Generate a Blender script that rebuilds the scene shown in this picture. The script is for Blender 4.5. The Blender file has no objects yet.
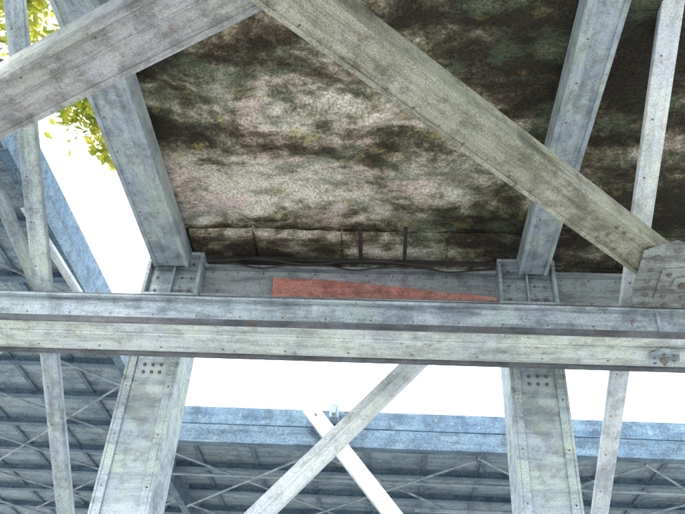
import bpy, bmesh, math, random
from mathutils import Matrix, Vector, noise
random.seed(7)
scene=bpy.context.scene
col=scene.collection

# ---------------------------------------------------------------- materials
def nt(name):
    m=bpy.data.materials.new(name); m.use_nodes=True
    t=m.node_tree; b=t.nodes['Principled BSDF']
    return m,t,b
def N(t,typ,**kw):
    n=t.nodes.new(typ)
    for k,v in kw.items(): setattr(n,k,v)
    return n
def ramp(t,stops):
    r=t.nodes.new('ShaderNodeValToRGB'); e=r.color_ramp.elements
    while len(e)<len(stops): e.new(0.5)
    for i,(p,c) in enumerate(stops):
        e[i].position=p; e[i].color=(c[0],c[1],c[2],1) if not isinstance(c,(int,float)) else (c,c,c,1)
    return r
def mix(t,fac,a,b,mode='MIX'):
    n=t.nodes.new('ShaderNodeMix'); n.data_type='RGBA'; n.blend_type=mode
    for sock,val in ((n.inputs[0],fac),(n.inputs[6],a),(n.inputs[7],b)):
        if isinstance(val,(int,float)): sock.default_value=val
        elif isinstance(val,tuple): sock.default_value=(*val,1)
        else: t.links.new(val,sock)
    return n.outputs[2]
def coord(t,scale=(1,1,1),loc=(0,0,0)):
    tc=t.nodes.new('ShaderNodeTexCoord'); mp=t.nodes.new('ShaderNodeMapping')
    mp.inputs['Scale'].default_value=scale; mp.inputs['Location'].default_value=loc
    t.links.new(tc.outputs['Object'],mp.inputs[0]); return mp.outputs[0]
def noi(t,vec,scale,detail=6,rough=0.6,dist=0.0):
    n=t.nodes.new('ShaderNodeTexNoise'); n.inputs['Scale'].default_value=scale
    n.inputs['Detail'].default_value=detail; n.inputs['Roughness'].default_value=rough
    n.inputs['Distortion'].default_value=dist
    t.links.new(vec,n.inputs['Vector']); return n.outputs['Fac']

def steel(name,base,grime,tint,rust=(0.16,0.07,0.035),rust_amt=0.6,seed=0.0,rough=0.6,speck=0.55,bump=True,sscale=85,dirt=0.6):
    m,t,b=nt(name); L=t.links
    v=coord(t,(1,1,1),(seed,seed*1.7,seed*.3)); vs=coord(t,(0.30,3,3),(seed,0,0))
    n1=noi(t,v,1.7,3,0.6); n2=noi(t,vs,2.6,6,0.75); n3=noi(t,v,sscale,1,0.8); n5=noi(t,v,7,6,.8); n6=noi(t,v,3.1,6,.78)
    r1=ramp(t,[(0.38,0),(0.62,1)]); L.new(n1,r1.inputs[0])
    c=mix(t,r1.outputs[0],base,tint)
    r2=ramp(t,[(0.45,0),(0.68,1)]); L.new(n2,r2.inputs[0])
    c=mix(t,r2.outputs[0],c,grime)
    r6=ramp(t,[(0.40,0.42),(0.53,1.05)]); L.new(n6,r6.inputs[0])
    c=mix(t,dirt,c,r6.outputs[0],'MULTIPLY')
    r3=ramp(t,[(0.32,0.5),(0.62,1.22)]); L.new(n3,r3.inputs[0])
    c=mix(t,speck,c,r3.outputs[0],'MULTIPLY')
    r5=ramp(t,[(0.585-0.02*rust_amt,0),(0.66,rust_amt)]); L.new(n5,r5.inputs[0])
    c=mix(t,r5.outputs[0],c,rust)
    L.new(c,b.inputs['Base Color'])
    b.inputs['Roughness'].default_value=rough
    if bump:
        bm=t.nodes.new('ShaderNodeBump'); bm.inputs['Strength'].default_value=0.45; bm.inputs['Distance'].default_value=0.012
        L.new(n5,bm.inputs['Height']); L.new(bm.outputs[0],b.inputs['Normal'])
    else: b.inputs['Specular IOR Level'].default_value=0.3
    return m
M_girder=steel('girder_paint',(0.44,0.52,0.54),(0.15,0.20,0.24),(0.46,0.52,0.62),rust_amt=0.65,seed=1)
M_gird_p=steel('girder_bottom_bounce',(0.72,0.77,0.73),(0.36,0.41,0.39),(0.68,0.73,0.80),rust_amt=0.6,seed=3,dirt=.5)  # paler copy of the girder paint, bounce light from below put into the colour
M_gird_d=steel('girder_edge_shade',(0.11,0.12,0.13),(0.05,0.06,0.07),(0.17,0.18,0.22),rust_amt=0.6,seed=4)  # near-black girder colour, shade along the edges painted in
M_diag  =steel('diagonal_paint',(0.32,0.33,0.25),(0.14,0.13,0.09),(0.40,0.40,0.35),rust=(0.11,0.08,0.045),rust_amt=0.9,seed=5,speck=.8,sscale=70,dirt=.75)
M_diag2 =steel('diagonal_paint_b',(0.36,0.38,0.36),(0.16,0.16,0.15),(0.40,0.40,0.44),rust_amt=0.6,seed=9,dirt=.7)
M_col   =steel('column_paint',(0.48,0.56,0.52),(0.22,0.27,0.32),(0.42,0.48,0.57),rust_amt=0.45,seed=13)
M_pale  =steel('pale_brace_paint',(0.74,0.78,0.77),(0.44,0.49,0.56),(0.66,0.71,0.80),rust_amt=0.4,seed=17,dirt=.5)
M_cap   =steel('cap_paint',(0.38,0.43,0.45),(0.14,0.16,0.18),(0.42,0.44,0.50),rust_amt=0.6,seed=21)
M_gus   =steel('gusset_paint',(0.27,0.29,0.28),(0.10,0.11,0.11),(0.34,0.37,0.37),rust=(0.10,0.085,0.07),rust_amt=0.85,seed=23,speck=.8,sscale=70)
M_blue  =steel('blue_steel_paint',(0.14,0.22,0.31),(0.07,0.12,0.19),(0.19,0.28,0.35),rust=(0.24,0.29,0.28),rust_amt=0.5,seed=25,bump=False,speck=.8,sscale=40)
M_blue2 =steel('blue_plate_paint',(0.13,0.21,0.31),(0.06,0.11,0.19),(0.18,0.28,0.36),rust=(0.34,0.40,0.40),rust_amt=0.7,seed=31,speck=.6,bump=False,sscale=45)
M_blue3 =steel('blue_underside_bounce',(0.30,0.39,0.46),(0.14,0.20,0.29),(0.38,0.46,0.50),rust=(0.45,0.49,0.47),rust_amt=0.8,seed=32,speck=.8,bump=False,sscale=40)  # lighter blue, ground bounce on the underside painted into the colour
M_rod   =steel('rod_paint',(0.38,0.46,0.52),(0.20,0.26,0.31),(0.44,0.51,0.56),rust_amt=0.3,seed=35,bump=False)
M_red   =steel('red_oxide_paint',(0.55,0.22,0.19),(0.30,0.13,0.12),(0.62,0.32,0.28),rust_amt=0.7,seed=39,speck=.9)
M_dark  =steel('dark_iron',(0.04,0.04,0.04),(0.03,0.03,0.03),(0.06,0.05,0.05),rust_amt=0.5,seed=43,bump=False)
M_bolt  =steel('bolt_iron',(0.18,0.16,0.14),(0.08,0.07,0.06),(0.25,0.23,0.2),rust_amt=0.8,seed=47,bump=False)

def stone_mat(name='weathered_deck_concrete',lift=0.0):
    m,t,b=nt(name); L=t.links
    v=coord(t,(0.85,1.1,1)); vs=coord(t,(0.62,1.15,1),(3,1,0)); vr=coord(t)
    big=noi(t,vs,0.95,5,0.60,0.2); med=noi(t,v,4.6,5,0.75,0.1); fine=noi(t,vr,40,2,0.8); hue=noi(t,vs,1.9,4,0.66,0.1); hue2=noi(t,v,2.9,4,0.7,0.1); pink=noi(t,v,1.3,2,.65)
    sep=t.nodes.new('ShaderNodeSeparateXYZ'); L.new(vr,sep.inputs[0])
    def M(op,a,bv,c=None):
        n=N(t,'ShaderNodeMath',operation=op)
        for i,x in enumerate((a,bv,c)):
            if x is None: continue
            if isinstance(x,(int,float)): n.inputs[i].default_value=x
            else: L.new(x,n.inputs[i])
        return n.outputs[0]
    def gauss(cx,cy,sx,sy):
        a=M('POWER',M('DIVIDE',M('SUBTRACT',sep.outputs[0],cx),sx),2.0)
        c=M('POWER',M('DIVIDE',M('SUBTRACT',sep.outputs[1],cy),sy),2.0)
        return M('EXPONENT',M('MULTIPLY',M('ADD',a,c),-1.0),0)
    # tone is palest around one spot and darker away from it
    g=gauss(-0.9,6.1,2.2,1.45)
    s=M('ADD',M('MULTIPLY_ADD',g,0.25,-0.12+lift),M('MULTIPLY_ADD',big,1.35,-0.175))
    s=M('MULTIPLY_ADD',M('SUBTRACT',med,0.5),0.60,s)
    r=ramp(t,[(0.34,(0.036,0.032,0.025)),(0.42,(0.075,0.066,0.048)),(0.48,(0.15,0.14,0.10)),(0.525,(0.27,0.25,0.19)),(0.58,(0.48,0.44,0.37)),(0.66,(0.68,0.63,0.57))])
    L.new(s,r.inputs[0]); c=r.outputs[0]
    pr=ramp(t,[(0.50,0),(0.60,0.6)]); L.new(pink,pr.inputs[0])
    c=mix(t,pr.outputs[0],c,(1.0,0.82,0.88),'MULTIPLY')
    hr=ramp(t,[(0.53,0),(0.62,0.60)]); L.new(hue,hr.inputs[0])
    c=mix(t,hr.outputs[0],c,(0.085,0.112,0.074))
    h2=ramp(t,[(0.59,0),(0.66,0.6)]); L.new(hue2,h2.inputs[0])
    c=mix(t,M('MULTIPLY',h2.outputs[0],M('MULTIPLY_ADD',g,0.8,0.15)),c,(0.42,0.37,0.13))
    fr=ramp(t,[(0.3,0.35),(0.65,1.5)]); L.new(fine,fr.inputs[0])
    c=mix(t,0.9,c,fr.outputs[0],'MULTIPLY')
    L.new(c,b.inputs['Base Color']); b.inputs['Roughness'].default_value=0.9; b.inputs['Specular IOR Level'].default_value=0.2
    return m
M_stone=stone_mat(); M_ledge=stone_mat('ledge_concrete',0.03)

def simple_noise_mat(name,a,bcol,scale,rough=0.9,det=4):
    m,t,b=nt(name); v=coord(t); n=noi(t,v,scale,det,.7)
    r=ramp(t,[(0.35,a),(0.65,bcol)]); t.links.new(n,r.inputs[0]); t.links.new(r.outputs[0],b.inputs['Base Color'])
    b.inputs['Roughness'].default_value=rough; b.inputs['Specular IOR Level'].default_value=.2
    return m
M_ground=simple_noise_mat('pale_gravel',(0.40,0.39,0.36),(0.54,0.52,0.48),1.3,det=2)
M_bark=simple_noise_mat('bark',(0.06,0.05,0.035),(0.14,0.11,0.08),9)
M_conc=simple_noise_mat('footing_concrete',(0.25,0.25,0.23),(0.38,0.37,0.35),4)
def leaf_mat():
    m,t,b=nt('leaves'); L=t.links
    v=coord(t); n=noi(t,v,3.5,2,.6)
    r=ramp(t,[(0.35,(0.05,0.085,0.015)),(0.55,(0.11,0.14,0.02)),(0.7,(0.22,0.20,0.025))]); L.new(n,r.inputs[0])
    L.new(r.outputs[0],b.inputs['Base Color']); b.inputs['Roughness'].default_value=0.5
    tr=t.nodes.new('ShaderNodeBsdfTranslucent'); r2=ramp(t,[(0.35,(0.24,0.36,0.02)),(0.6,(0.76,0.66,0.06))]); L.new(n,r2.inputs[0]); L.new(r2.outputs[0],tr.inputs[0])
    mx=t.nodes.new('ShaderNodeMixShader'); mx.inputs[0].default_value=0.5
    L.new(b.outputs[0],mx.inputs[1]); L.new(tr.outputs[0],mx.inputs[2])
    L.new(mx.outputs[0],t.nodes['Material Output'].inputs[0]); return m
M_leaf=leaf_mat()

# ---------------------------------------------------------------- mesh helpers
def addbox(bm,x0,x1,y0,y1,z0,z1,mi=0):
    vs=[bm.verts.new(p) for p in ((x0,y0,z0),(x1,y0,z0),(x1,y1,z0),(x0,y1,z0),(x0,y0,z1),(x1,y0,z1),(x1,y1,z1),(x0,y1,z1))]
    for f in ((0,3,2,1),(4,5,6,7),(0,1,5,4),(1,2,6,5),(2,3,7,6),(3,0,4,7)): bm.faces.new([vs[i] for i in f]).material_index=mi
def addbolt(bm,p,n,r=0.022,mi=1):
    n=Vector(n).normalized(); q=n.to_track_quat('Z','Y')
    k=8; rings=[]
    for (rr,h) in ((1,0),(0.95,0.45),(0.6,0.8)):
        rings.append([bm.verts.new(Vector(p)+q@Vector((math.cos(a*2*math.pi/k)*r*rr,math.sin(a*2*math.pi/k)*r*rr,h*r))) for a in range(k)])
    for a in range(2):
        for i in range(k):
            f=bm.faces.new((rings[a][i],rings[a][(i+1)%k],rings[a+1][(i+1)%k],rings[a+1][i])); f.material_index=mi; f.smooth=True
    f=bm.faces.new(rings[2]); f.material_index=mi
def prism(bm,poly,axis,lo,hi):
    def P(a,b,c): return (a,c,b) if axis=='y' else (a,b,c)
    f=[bm.verts.new(P(a,b,lo)) for a,b in poly]; g=[bm.verts.new(P(a,b,hi)) for a,b in poly]; n=len(poly)
    bm.faces.new(f); bm.faces.new(g[::-1])
    for i in range(n): bm.faces.new((f[i],f[(i+1)%n],g[(i+1)%n],g[i]))
def finish(bm,name,mats,mw=None,bevel=0.006,parent=None):
    me=bpy.data.meshes.new(name); bm.normal_update(); bm.to_mesh(me); bm.free()
    o=bpy.data.objects.new(name,me); col.objects.link(o)
    for m in mats: me.materials.append(m)
    if mw is not None: o.matrix_world=mw
    if bevel:
        md=o.modifiers.new('b','BEVEL'); md.width=bevel; md.segments=1; md.limit_method='ANGLE'; md.angle_limit=math.radians(50)
    if parent: o.parent=parent
    return o
def frame(p0,p1,up):
    p0=Vector(p0);p1=Vector(p1); x=(p1-p0).normalized(); up=Vector(up)
    y=up.cross(x).normalized(); z=x.cross(y)
    m=Matrix((x,y,z)).transposed().to_4x4(); m.translation=p0
    return m,(p1-p0).length
def member(name,p0,p1,up,plates,mats,bolts=(),extra=(),parent=None,bevel=0.006):
    m,Ln=frame(p0,p1,up); bm=bmesh.new()
    for pl in plates: addbox(bm,0,Ln,*pl)
    for e in extra: addbox(bm,*e)
    for b in bolts: addbolt(bm,b[:3],b[3],b[4])
    return finish(bm,name,mats,m,bevel,parent)
def empty(name,loc=(0,0,0)):
    e=bpy.data.objects.new(name,None); col.objects.link(e); e.location=loc; return e
def isec(w,h,tf=0.025,tw=0.02):
    return [(-w/2,w/2,0,tf),(-tw/2,tw/2,tf,h-tf),(-w/2,w/2,h-tf,h)]

# ---------------------------------------------------------------- main girder (along X)
bm=bmesh.new()
X0,X1=-9.5,9.5
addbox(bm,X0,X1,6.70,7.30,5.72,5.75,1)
addbox(bm,X0,X1,6.74,6.765,5.75,6.05,0)
addbox(bm,X0,X1,7.27,7.295,5.75,6.05,0)
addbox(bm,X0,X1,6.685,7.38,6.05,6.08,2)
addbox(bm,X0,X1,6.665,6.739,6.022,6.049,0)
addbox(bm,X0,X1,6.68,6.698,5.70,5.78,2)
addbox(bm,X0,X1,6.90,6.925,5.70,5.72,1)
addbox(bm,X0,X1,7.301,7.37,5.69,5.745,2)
x=X0+.1; i=0
while x<X1:
    if i%2==0: addbolt(bm,(x+random.uniform(-.01,.01),6.74,5.85),(0,-1,0),0.009,3)
    if i%3==0: addbolt(bm,(x,7.2,5.72),(0,0,-1),0.012,3)
    x+=0.23; i+=1
for x in (-7.2,-4.9,2.75,5.2,7.6): addbox(bm,x-.012,x+.012,6.70,6.739,5.79,6.02,0)
finish(bm,'main_girder',[M_girder,M_gird_p,M_gird_d,M_bolt],None,0.006)

bm=bmesh.new()
cx,cy=2.85,7.02
prism(bm,[(cx+0.17*math.cos(a),cy+0.17*math.sin(a)) for a in [i*math.pi/3+.2 for i in range(6)]],'z',5.655,5.698)
bmesh.ops.recalc_face_normals(bm,faces=bm.faces[:])
addbolt(bm,(cx,cy,5.655),(0,0,-1),.05)
for i in range(6):
    a=i*math.pi/3+.2; addbolt(bm,(cx+.11*math.cos(a),cy+.11*math.sin(a),5.655),(0,0,-1),.018)
finish(bm,'splice_plate',[M_girder,M_bolt],None,.005)

member('cross_girder',(-9.5,2.50,6.0),(9.5,2.50,6.0),(0,0,1),isec(.4,.42),[M_girder,M_bolt])

# ---------------------------------------------------------------- V bracing
p0=Vector((-0.95,2.86,6.09)); p1=Vector((2.93,6.36,6.09)); Ld=(p1-p0).length
w=.37
b=[]
for x in [Ld-.25-.13*i for i in range(9)]:
    for s in (-.1,.1): b.append((x+random.uniform(-.01,.01),s,0,(0,0,-1),.022))
for i in range(17): b.append((.2+i*.28,.12,0,(0,0,-1),.010))
member('diagonal_brace',p0,p1,(0,0,1),[(-w/2,w/2,0,.028),(-w/2,-w/2+.02,.028,.22),(-w/2+.02,-w/2+.1,.2,.22),(w/2-.045,w/2,-.018,0)],[M_diag,M_bolt],b)
p0=Vector((-0.80,2.83,6.12)); p1=Vector((-7.75,6.55,6.12)); Ld=(p1-p0).length
w=.46
b=[(.3+.4*i,w/2-.08,0,(0,0,-1),.011) for i in range(18)]
member('diagonal_brace',p0,p1,(0,0,1),[(-w/2,w/2,0,.028),(w/2-.025,w/2,.028,.26),(-w/2,-w/2+.02,.028,.14),(-w/2,-w/2+.05,-.025,0),(w/2-.04,w/2,-.02,0),(.02,.035,-.012,0)],[M_diag2,M_bolt],b)
bm=bmesh.new()
prism(bm,[(2.36,5.72),(2.62,5.56),(3.25,5.85),(3.42,6.40),(3.30,6.66),(2.50,6.66),(2.42,6.35)],'z',6.05,6.068)
prism(bm,[(2.60,5.98),(2.90,5.95),(3.05,6.2),(2.98,6.5),(2.66,6.5)],'z',6.03,6.049)
prism(bm,[(2.75,6.1),(2.86,6.06),(2.95,6.14),(2.94,6.26),(2.84,6.32),(2.75,6.24)],'z',6.005,6.029)
bmesh.ops.recalc_face_normals(bm,faces=bm.faces[:])
for (a,b_) in [(2.5,5.80),(2.66,5.70),(2.84,5.78),(2.50,6.0),(2.52,6.2),(3.02,5.86),(3.18,5.95),(3.2,6.15),(3.15,6.35),(3.27,6.4),(2.56,6.42),(2.6,6.58),(2.8,6.6),(3.0,6.6),(3.15,6.58)]:
    addbolt(bm,(a,b_,6.05),(0,0,-1),.03)
for (a,b_) in [(2.68,6.05),(2.86,6.0),(2.98,6.2),(2.92,6.42),(2.73,6.42),(2.68,6.25)]: addbolt(bm,(a,b_,6.03),(0,0,-1),.028)
addbolt(bm,(2.85,6.19,6.005),(0,0,-1),.05)
finish(bm,'gusset_plate',[M_gus,M_bolt],None,.004)

# ---------------------------------------------------------------- columns with heads
def column(name,cx,w):
    e=empty(name,(cx,8.2,0))
    bm=bmesh.new(); y0,y1=-.3,.3
    addbox(bm,-w/2,-w/2+.03,y0,y1,0,6.86); addbox(bm,w/2-.03,w/2,y0,y1,0,6.86)
    addbox(bm,-w/2+.031,w/2-.031,y0+.035,y0+.055,0,6.86)
    addbox(bm,-w/2+.031,w/2-.031,y1-.055,y1-.035,0,6.86)
    addbox(bm,-w/2+.031,-w/2+.12,y0+.005,y0+.02,0,6.86); addbox(bm,w/2-.12,w/2-.031,y0+.005,y0+.02,0,6.86)
    for xx in (-.1,0.0,.1):
        for zz in (5.80,5.9): addbolt(bm,(xx,y0+.035,zz),(0,-1,0),.022)
    for z in [i*.6+.2 for i in range(11)]:
        for s in (-1,1): addbolt(bm,(s*(w/2-.07),y0+.005,z),(0,-1,0),.011)
    o=finish(bm,'shaft',[M_col,M_bolt],None,.006); o.parent=e
    bm=bmesh.new(); h=.36
    addbox(bm,-h,h,y0-.02,y1,6.87,6.91); addbox(bm,-h,h,y0-.02,y1,7.52,7.56)
    addbox(bm,-h,-h+.045,y0-.02,y1,6.911,7.519); addbox(bm,h-.045,h,y0-.02,y1,6.911,7.519)
    addbox(bm,-h+.046,h-.046,y0+.08,y0+.1,6.911,7.519)
    addbox(bm,-.012,.012,y0+.0,y0+.08,6.911,7.519)
    for xx in (-.22,.1,.22):
        for zz in (7.0,7.2,7.42): addbolt(bm,(xx,y0+.08,zz),(0,-1,0),.02)
    o=finish(bm,'head',[M_girder,M_bolt],None,.006); o.parent=e
    bm=bmesh.new(); addbox(bm,-.6,.6,-.6,.6,-.3,.35); o=finish(bm,'footing',[M_conc],None,.02); o.parent=e
column('bridge_column',-2.80,.64)
column('bridge_column',1.73,.64)

def capbeam(name,xa,xb):
    bm=bmesh.new()
    addbox(bm,xa,xb,8.06,8.085,6.981,7.399); addbox(bm,xa,xb,7.98,8.42,6.95,6.98); addbox(bm,xa,xb,7.97,8.42,7.40,7.435)
    for i in range(int((xb-xa)/.34)): addbolt(bm,(xa+.1+i*.34,8.06,7.36),(0,-1,0),.012)
    finish(bm,name,[M_cap,M_bolt],None,.005)
capbeam('cap_beam',-2.435,1.365); capbeam('cap_beam',2.095,8.5)
bm=bmesh.new()
prism(bm,[(-1.50,7.225),(-.85,7.215),(-.2,7.16),(.6,7.08),(1.34,7.01),(1.34,6.965),(-1.49,6.945)],'y',7.955,7.968)
bmesh.ops.recalc_face_normals(bm,faces=bm.faces[:])
finish(bm,'red_repair_plate',[M_red],None,.002)

# ---------------------------------------------------------------- deck with weathered soffit
deck=empty('bridge_deck')
bm=bmesh.new()
nx,ny=430,320; xa,xb,ya,yb=-3.16,8.2,-0.5,8.55
grid=[]
for j in range(ny+1):
    row=[]
    for i in range(nx+1):
        x=xa+(xb-xa)*i/nx; y=ya+(yb-ya)*j/ny
        h=noise.fractal(Vector((x*.7,y*1.5,0)),1.0,2.0,5)*.04
        r=noise.noise(Vector((x*.8+4,y*1.6,3.3)))
        h+=0.07*(1/(1+math.exp(-r*12)))
        r=noise.noise(Vector((x*2.1+9,y*3.0,7.3)))
        h+=0.03*(1/(1+math.exp(-r*14)))
        h+=noise.fractal(Vector((x*6,y*7,2)),0.7,2.1,4)*.016
        edge=min(1,(x-xa)/.15,(yb-y)/.1)
        x2=x+((noise.noise(Vector((y*1.8,1,1)))*.13+noise.noise(Vector((y*9,1,4)))*.05)*(1-(x-xa)/.4) if x-xa<.4 else 0)
        row.append(bm.verts.new((x2,y,7.60+h*max(edge,0))))
    grid.append(row)
for j in range(ny):
    for i in range(nx):
        f=bm.faces.new((grid[j][i],grid[j+1][i],grid[j+1][i+1],grid[j][i+1])); f.smooth=True
def skirt(vs):
    up=[bm.verts.new((v.co.x,v.co.y,8.2)) for v in vs]
    for i in range(len(vs)-1): bm.faces.new((vs[i],vs[i+1],up[i+1],up[i]))
skirt([r[0] for r in grid]); skirt([r[-1] for r in grid]); skirt(grid[0]); skirt(grid[-1])
o=finish(bm,'soffit',[M_stone],None,0); o.parent=deck
bm=bmesh.new(); addbox(bm,-2.9,8.1,-.4,8.45,8.15,8.4); o=finish(bm,'slab',[M_conc],None,.01); o.parent=deck
# bearing ledge: shallow concrete strip along the pier line with a few joints
bm=bmesh.new(); nx2,ny2=600,14; rows=[]
joints=[-1.75,-.62,.72,2.9,4.1,5.6]
for j in range(ny2+1):
    row=[]
    for i in range(nx2+1):
        x=-2.58+10.5*i/nx2
        e0=7.47+noise.noise(Vector((x*.9,0,5)))*.04+noise.noise(Vector((x*6,0,9)))*.015
        y=e0+(8.02-e0)*j/ny2
        z=7.565+noise.fractal(Vector((x*3,y*5,8)),.8,2,4)*.010
        if min(abs(x-q) for q in joints)<.010: z+=.04
        if j==0: z+=.07
        row.append(bm.verts.new((x,y,z)))
    rows.append(row)
for j in range(ny2):
    for i in range(nx2): bm.faces.new((rows[j][i],rows[j+1][i],rows[j+1][i+1],rows[j][i+1])).smooth=(j>0)
o=finish(bm,'ledge',[M_ledge],None,0); o.parent=deck

def deckbeam(x,wd,side):
    h=wd/2
    pl=[(-h,h,0,.03),(-h,-h+.025,.031,.26),(h-.025,h,.031,.26)]
    member('deck_beam',(x,-.4,7.32),(x,7.88,7.32),(0,0,1),pl+[(-h,-h+.05,-.018,-.001),(h-.05,h,-.018,-.001)],[M_col,M_bolt],
      [(i*.5+.2,side*(h-.09),0,(0,0,-1),.011) for i in range(16)])
deckbeam(-2.84,.46,1); deckbeam(1.80,.36,1); deckbeam(6.4,.38,1)

bm=bmesh.new()
addbox(bm,-2.4,1.35,7.90,7.955,7.47,7.525)
addbox(bm,-.405,-.355,7.18,7.899,7.455,7.52); addbox(bm,.16,.205,7.22,7.899,7.455,7.52)
finish(bm,'conduit',[M_dark],None,.004)
def cable(name,y,z0,f1,f2,sag,ph):
    bm=bmesh.new(); prev=None
    for i in range(70):
        tt=i/69; p=(-2.4+tt*3.75,y+.012*math.sin(tt*f2+ph),z0+.02*math.sin(tt*f1+ph)-sag*math.sin(tt*math.pi*3+ph)**2)
        ring=[bm.verts.new((p[0],p[1]+.012*math.cos(a*math.pi/3),p[2]+.012*math.sin(a*math.pi/3))) for a in range(6)]
        if prev:
            for k in range(6): bm.faces.new((prev[k],prev[(k+1)%6],ring[(k+1)%6],ring[k]))
        prev=ring
    finish(bm,name,[M_dark],None,0)
cable('electric_cable',7.93,7.44,19,40,.07,0); cable('electric_cable',7.86,7.45,11,23,.05,1.1)

# ---------------------------------------------------------------- rakers
w=.2
Lplates=[(-w/2,w/2,0,.02),(w/2-.02,w/2,.021,.13),(-w/2,-w/2+.015,.021,.09)]
def extend(a,b,ka,kb):
    a=Vector(a);b=Vector(b);d=b-a; return a-d*ka,b+d*kb
a,b_=extend((-3.75,4.30,7.9),(-3.96,9.3,4.52),.12,1.25)
member('raking_strut',a,b_,(0,.6,.8),Lplates,[M_col,M_bolt],[(i*.5,0.04,0,(0,0,-1),.01) for i in range(18)])
a,b_=extend((2.45,4.11,7.6),(2.74,9.8,4.97),.02,1.25)
member('raking_strut',a,b_,(0,.6,.8),[(-.1,.1,0,.02),(-.1,-.08,.021,.13),(.085,.1,.021,.09)],[M_pale,M_bolt],[(i*.6,0.04,0,(0,0,-1),.01) for i in range(15)])

a=Vector((1.00,8.12,6.93)); b_=Vector((-2.46,8.12,2.98))
member('cross_brace',a,b_,(0,1,0),[(-.115,.115,0,.02),(-.115,-.095,.021,.12),(.095,.115,.021,.12),(-.02,.02,-.015,-.001)],[M_pale,M_bolt])

# ---------------------------------------------------------------- neighbouring bridge decks (blue)
def deck_panel(name,xa,xb,ya,yb,z):
    e=empty(name)
    bm=bmesh.new(); addbox(bm,xa,xb,ya,yb,z+.26,z+.60)
    o=finish(bm,'deck_plate',[M_blue2],None,.01); o.parent=e
    bm=bmesh.new(); addbox(bm,xa+.05,xb-.05,ya+.05,yb-.05,z+.245,z+.254)  # added sheet under the deck, carries the painted bounce light
    o=finish(bm,'underside_light_sheet',[M_blue3],None,0); o.parent=e
    bm=bmesh.new(); y=ya+.5
    while y<yb-.3:
        addbox(bm,xa+.15,xb-.15,y-.07,y+.07,z+.10,z+.12); addbox(bm,xa+.15,xb-.15,y-.01,y+.01,z+.121,z+.244)
        y+=1.3
    x=xa+.7
    while x<xb-.3:
        addbox(bm,x-.04,x+.04,ya+.1,yb-.1,z+.20,z+.21); x+=1.1
    o=finish(bm,'floor_beams',[M_blue],None,0); o.parent=e
    bm=bmesh.new()
    for yy in (ya,yb):
        addbox(bm,xa+.03,xb-.03,yy-.02,yy+.02,z-.1,z+.24); addbox(bm,xa+.03,xb-.03,yy-.10,yy+.10,z-.13,z-.101)
    for xx in (xa,xb):
        addbox(bm,xx-.02,xx+.02,ya+.03,yb-.03,z-.1,z+.24); addbox(bm,xx-.08,xx+.08,ya+.13,yb-.13,z-.13,z-.101)
    o=finish(bm,'fascia_girder',[M_blue],None,.004); o.parent=e
    return e
def rod(bm,a,b,r):
    a=Vector(a);b=Vector(b); q=(b-a).to_track_quat('Z','Y'); k=6
    A=[bm.verts.new(a+q@Vector((r*math.cos(i*2*math.pi/k),r*math.sin(i*2*math.pi/k),0))) for i in range(k)]
    B=[bm.verts.new(b+q@Vector((r*math.cos(i*2*math.pi/k),r*math.sin(i*2*math.pi/k),0))) for i in range(k)]
    for i in range(k): bm.faces.new((A[i],A[(i+1)%k],B[(i+1)%k],B[i]))
far=deck_panel('neighbouring_bridge',-4.35,16,12.75,30,7.08)
bm=bmesh.new()
for i in range(7):
    xa=-4.2+i*2.9
    for j in range(3):
        y0=12.9+j*3.1; y1=y0+3.1
        rod(bm,(xa,y0,6.95),(xa+2.9,y1,6.95),.022); rod(bm,(xa+2.9,y0,6.90),(xa,y1,6.90),.022)
rod(bm,(-4.2,14.2,6.93),(16,14.2,6.93),.03)
rod(bm,(.6,15.3,6.8),(16,15.2,6.8),.05)
o=finish(bm,'lateral_rods',[M_rod],None,0); o.parent=far
left=deck_panel('approach_span',-14,-4.5,5.95,30,7.75)
bm=bmesh.new()
for j in range(8):
    y0=6.2+j*2.8
    for xa in (-4.6,-7.4):
        rod(bm,(xa,y0,7.6),(xa-2.8,y0+2.8,7.6),.022); rod(bm,(xa-2.8,y0,7.55),(xa,y0+2.8,7.55),.022)
o=finish(bm,'lateral_rods',[M_rod],None,0); o.parent=left
member('knee_strut',(-4.62,7.1,7.60),(-4.35,8.8,7.35),(0,0,1),[(-.05,.05,0,.015),(-.05,-.035,.016,.08)],[M_pale])
member('knee_strut',(-4.75,6.2,7.55),(-4.85,8.4,7.3),(0,0,1),[(-.08,.08,0,.015),(-.08,-.065,.016,.1)],[M_col])
d=Vector((1.52,0,-1.84)); a=Vector((-1.40,12.5,7.62))
member('bracing_strut',a,a+d*4.15,(0,1,0),[(-.14,.14,0,.02),(-.14,-.12,.021,.12),(.12,.14,.021,.12)],[M_pale,M_bolt],[(.2,0,0,(0,-1,0),.03)])
bm=bmesh.new(); addbox(bm,-1.02,-.86,12.42,12.73,7.40,7.70); addbox(bm,-.98,-.90,12.35,12.419,7.45,7.62); finish(bm,'strut_bracket',[M_rod],None,.01)
for x in (-12.5,9.5,14.5):
    member('far_pier',(x,16.5,0),(x,16.5,7.0),(0,1,0),[(-.4,.4,-.3,-.27),(-.4,.4,.27,.3),(-.4,-.37,-.269,.269),(.37,.4,-.269,.269)],[M_blue2])

# ---------------------------------------------------------------- ground
bm=bmesh.new(); s=1500; n=40
G=[[bm.verts.new(((i/n-.5)*2*s,(j/n-.5)*2*s,0)) for i in range(n+1)] for j in range(n+1)]
for j in range(n):
    for i in range(n): bm.faces.new((G[j][i],G[j][i+1],G[j+1][i+1],G[j+1][i]))
finish(bm,'ground',[M_ground],None,0)

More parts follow.
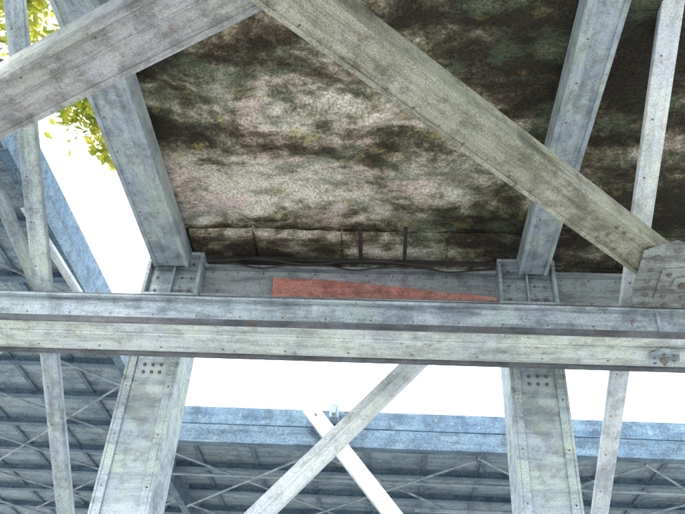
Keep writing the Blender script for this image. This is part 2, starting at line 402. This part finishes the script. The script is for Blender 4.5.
# ---------------------------------------------------------------- tree
tree=empty('broadleaf_tree',(0,0,0))
def limb(bm,pts,r0,r1):
    prev=None; n=len(pts)
    for i,p in enumerate(pts):
        p=Vector(p); dd=(Vector(pts[min(i+1,n-1)])-Vector(pts[max(i-1,0)])); q=dd.to_track_quat('Z','Y'); r=r0+(r1-r0)*i/(n-1)
        ring=[bm.verts.new(p+q@Vector((r*math.cos(k*math.pi/4),r*math.sin(k*math.pi/4),0))) for k in range(8)]
        if prev:
            for k in range(8):
                f=bm.faces.new((prev[k],prev[(k+1)%8],ring[(k+1)%8],ring[k])); f.smooth=True
        prev=ring
bm=bmesh.new()
limb(bm,[(-8,3,-.1),(-7.9,3.1,2),(-7.7,3.0,4.2),(-7.6,3.2,6.5),(-7.3,3.3,9),(-7.2,3.5,12)],.34,.07)
tips=[]
for s0,e0,r in [((-7.6,3.2,6.2),(-4.5,5.2,9.3),.12),((-7.5,3.3,7.5),(-4.3,7.2,9.6),.11),((-7.4,3.3,8.6),(-5.2,3.0,11),.09),((-7.6,3.2,6.6),(-10,1.8,9.5),.12),((-7.5,3.2,7.8),(-9.5,5.3,10.5),.1),((-7.3,3.3,9),(-6.5,1,11),.08)]:
    s0=Vector(s0);e0=Vector(e0); pts=[s0.lerp(e0,k/5)+Vector((random.uniform(-.12,.12),random.uniform(-.12,.12),.35*math.sin(k/5*math.pi))) for k in range(6)]
    pts[0]=s0; limb(bm,pts,r,.02); tips.append(e0)
o=finish(bm,'trunk',[M_bark],None,0); o.parent=tree
bm=bmesh.new()
clumps=[((-4.25,5.0,9.2),(.36,.5,.4),300),((-4.5,5.7,9.0),(.3,.3,.3),110),((-4.15,7.1,9.3),(.22,.50,.3),260),((-4.15,7.75,9.2),(.16,.25,.2),80),((-4.4,6.9,9.2),(.3,.4,.3),120),((-4.9,5.6,9.6),(.6,.7,.5),260)]
for tp in tips[2:]+[Vector((-7.2,3.5,12))]:
    for k in range(5): clumps.append((tp+Vector((random.uniform(-.9,.9),random.uniform(-.9,.9),random.uniform(-.6,.7))),(.75,.75,.6),200))
for k in range(8): clumps.append((Vector((-7.3+random.uniform(-1.8,1.2),3.3+random.uniform(-1.6,1.5),10.6+random.uniform(-1.2,1.2))),(.8,.8,.6),200))
for c,rad,cnt in clumps:
    for k in range(cnt):
        v=Vector([random.gauss(0,.5) for _ in range(3)]); p=Vector(c)+Vector((v.x*rad[0],v.y*rad[1],v.z*rad[2]))
        s_=random.uniform(.045,.10); q=Vector([random.gauss(0,1) for _ in range(3)]).to_track_quat('Z','Y')
        vv=[bm.verts.new(p+q@Vector(t_)) for t_ in ((-s_,0,0),(-.2*s_,-.5*s_,.15*s_),(s_,0,0),(-.2*s_,.5*s_,.15*s_))]
        bm.faces.new(vv)
o=finish(bm,'leaves',[M_leaf],None,0); o.parent=tree

# ---------------------------------------------------------------- sky and sun
w=bpy.data.worlds.new("World"); scene.world=w; w.use_nodes=True
t=w.node_tree; bg=t.nodes['Background']
sky=t.nodes.new('ShaderNodeTexSky'); sky.sky_type='NISHITA'; sky.sun_disc=False
el,rot=math.radians(48),math.radians(200)
sky.sun_elevation=el; sky.sun_rotation=rot
t.links.new(sky.outputs[0],bg.inputs[0]); bg.inputs[1].default_value=.12
bg2=t.nodes.new('ShaderNodeBackground'); bg2.inputs[0].default_value=(.90,.98,1,1); bg2.inputs[1].default_value=2.9
ad=t.nodes.new('ShaderNodeAddShader'); t.links.new(bg.outputs[0],ad.inputs[0]); t.links.new(bg2.outputs[0],ad.inputs[1])
t.links.new(ad.outputs[0],t.nodes['World Output'].inputs[0])
sd=bpy.data.lights.new('sun','SUN'); sd.energy=2.8; sd.angle=math.radians(10); sd.color=(1,.95,.88)
so=bpy.data.objects.new('sun',sd); col.objects.link(so)
dirv=Vector((math.sin(rot)*math.cos(el),math.cos(rot)*math.cos(el),math.sin(el)))
so.rotation_euler=dirv.to_track_quat('Z','Y').to_euler()

# ---------------------------------------------------------------- camera
cd=bpy.data.cameras.new('camera'); cam=bpy.data.objects.new('camera',cd); col.objects.link(cam)
R=Matrix.Rotation(math.radians(4.5),3,'Z')@Matrix.Rotation(math.radians(90+36.87),3,'X')@Matrix.Rotation(math.radians(4.0),3,'Z')
mw=R.to_4x4(); mw.translation=(0,0,1.6); cam.matrix_world=mw
cd.sensor_width=36; cd.lens=36*760/685; cd.clip_end=5000
scene.camera=cam
scene.view_settings.view_transform='Standard'; scene.view_settings.look='None'; scene.view_settings.exposure=0
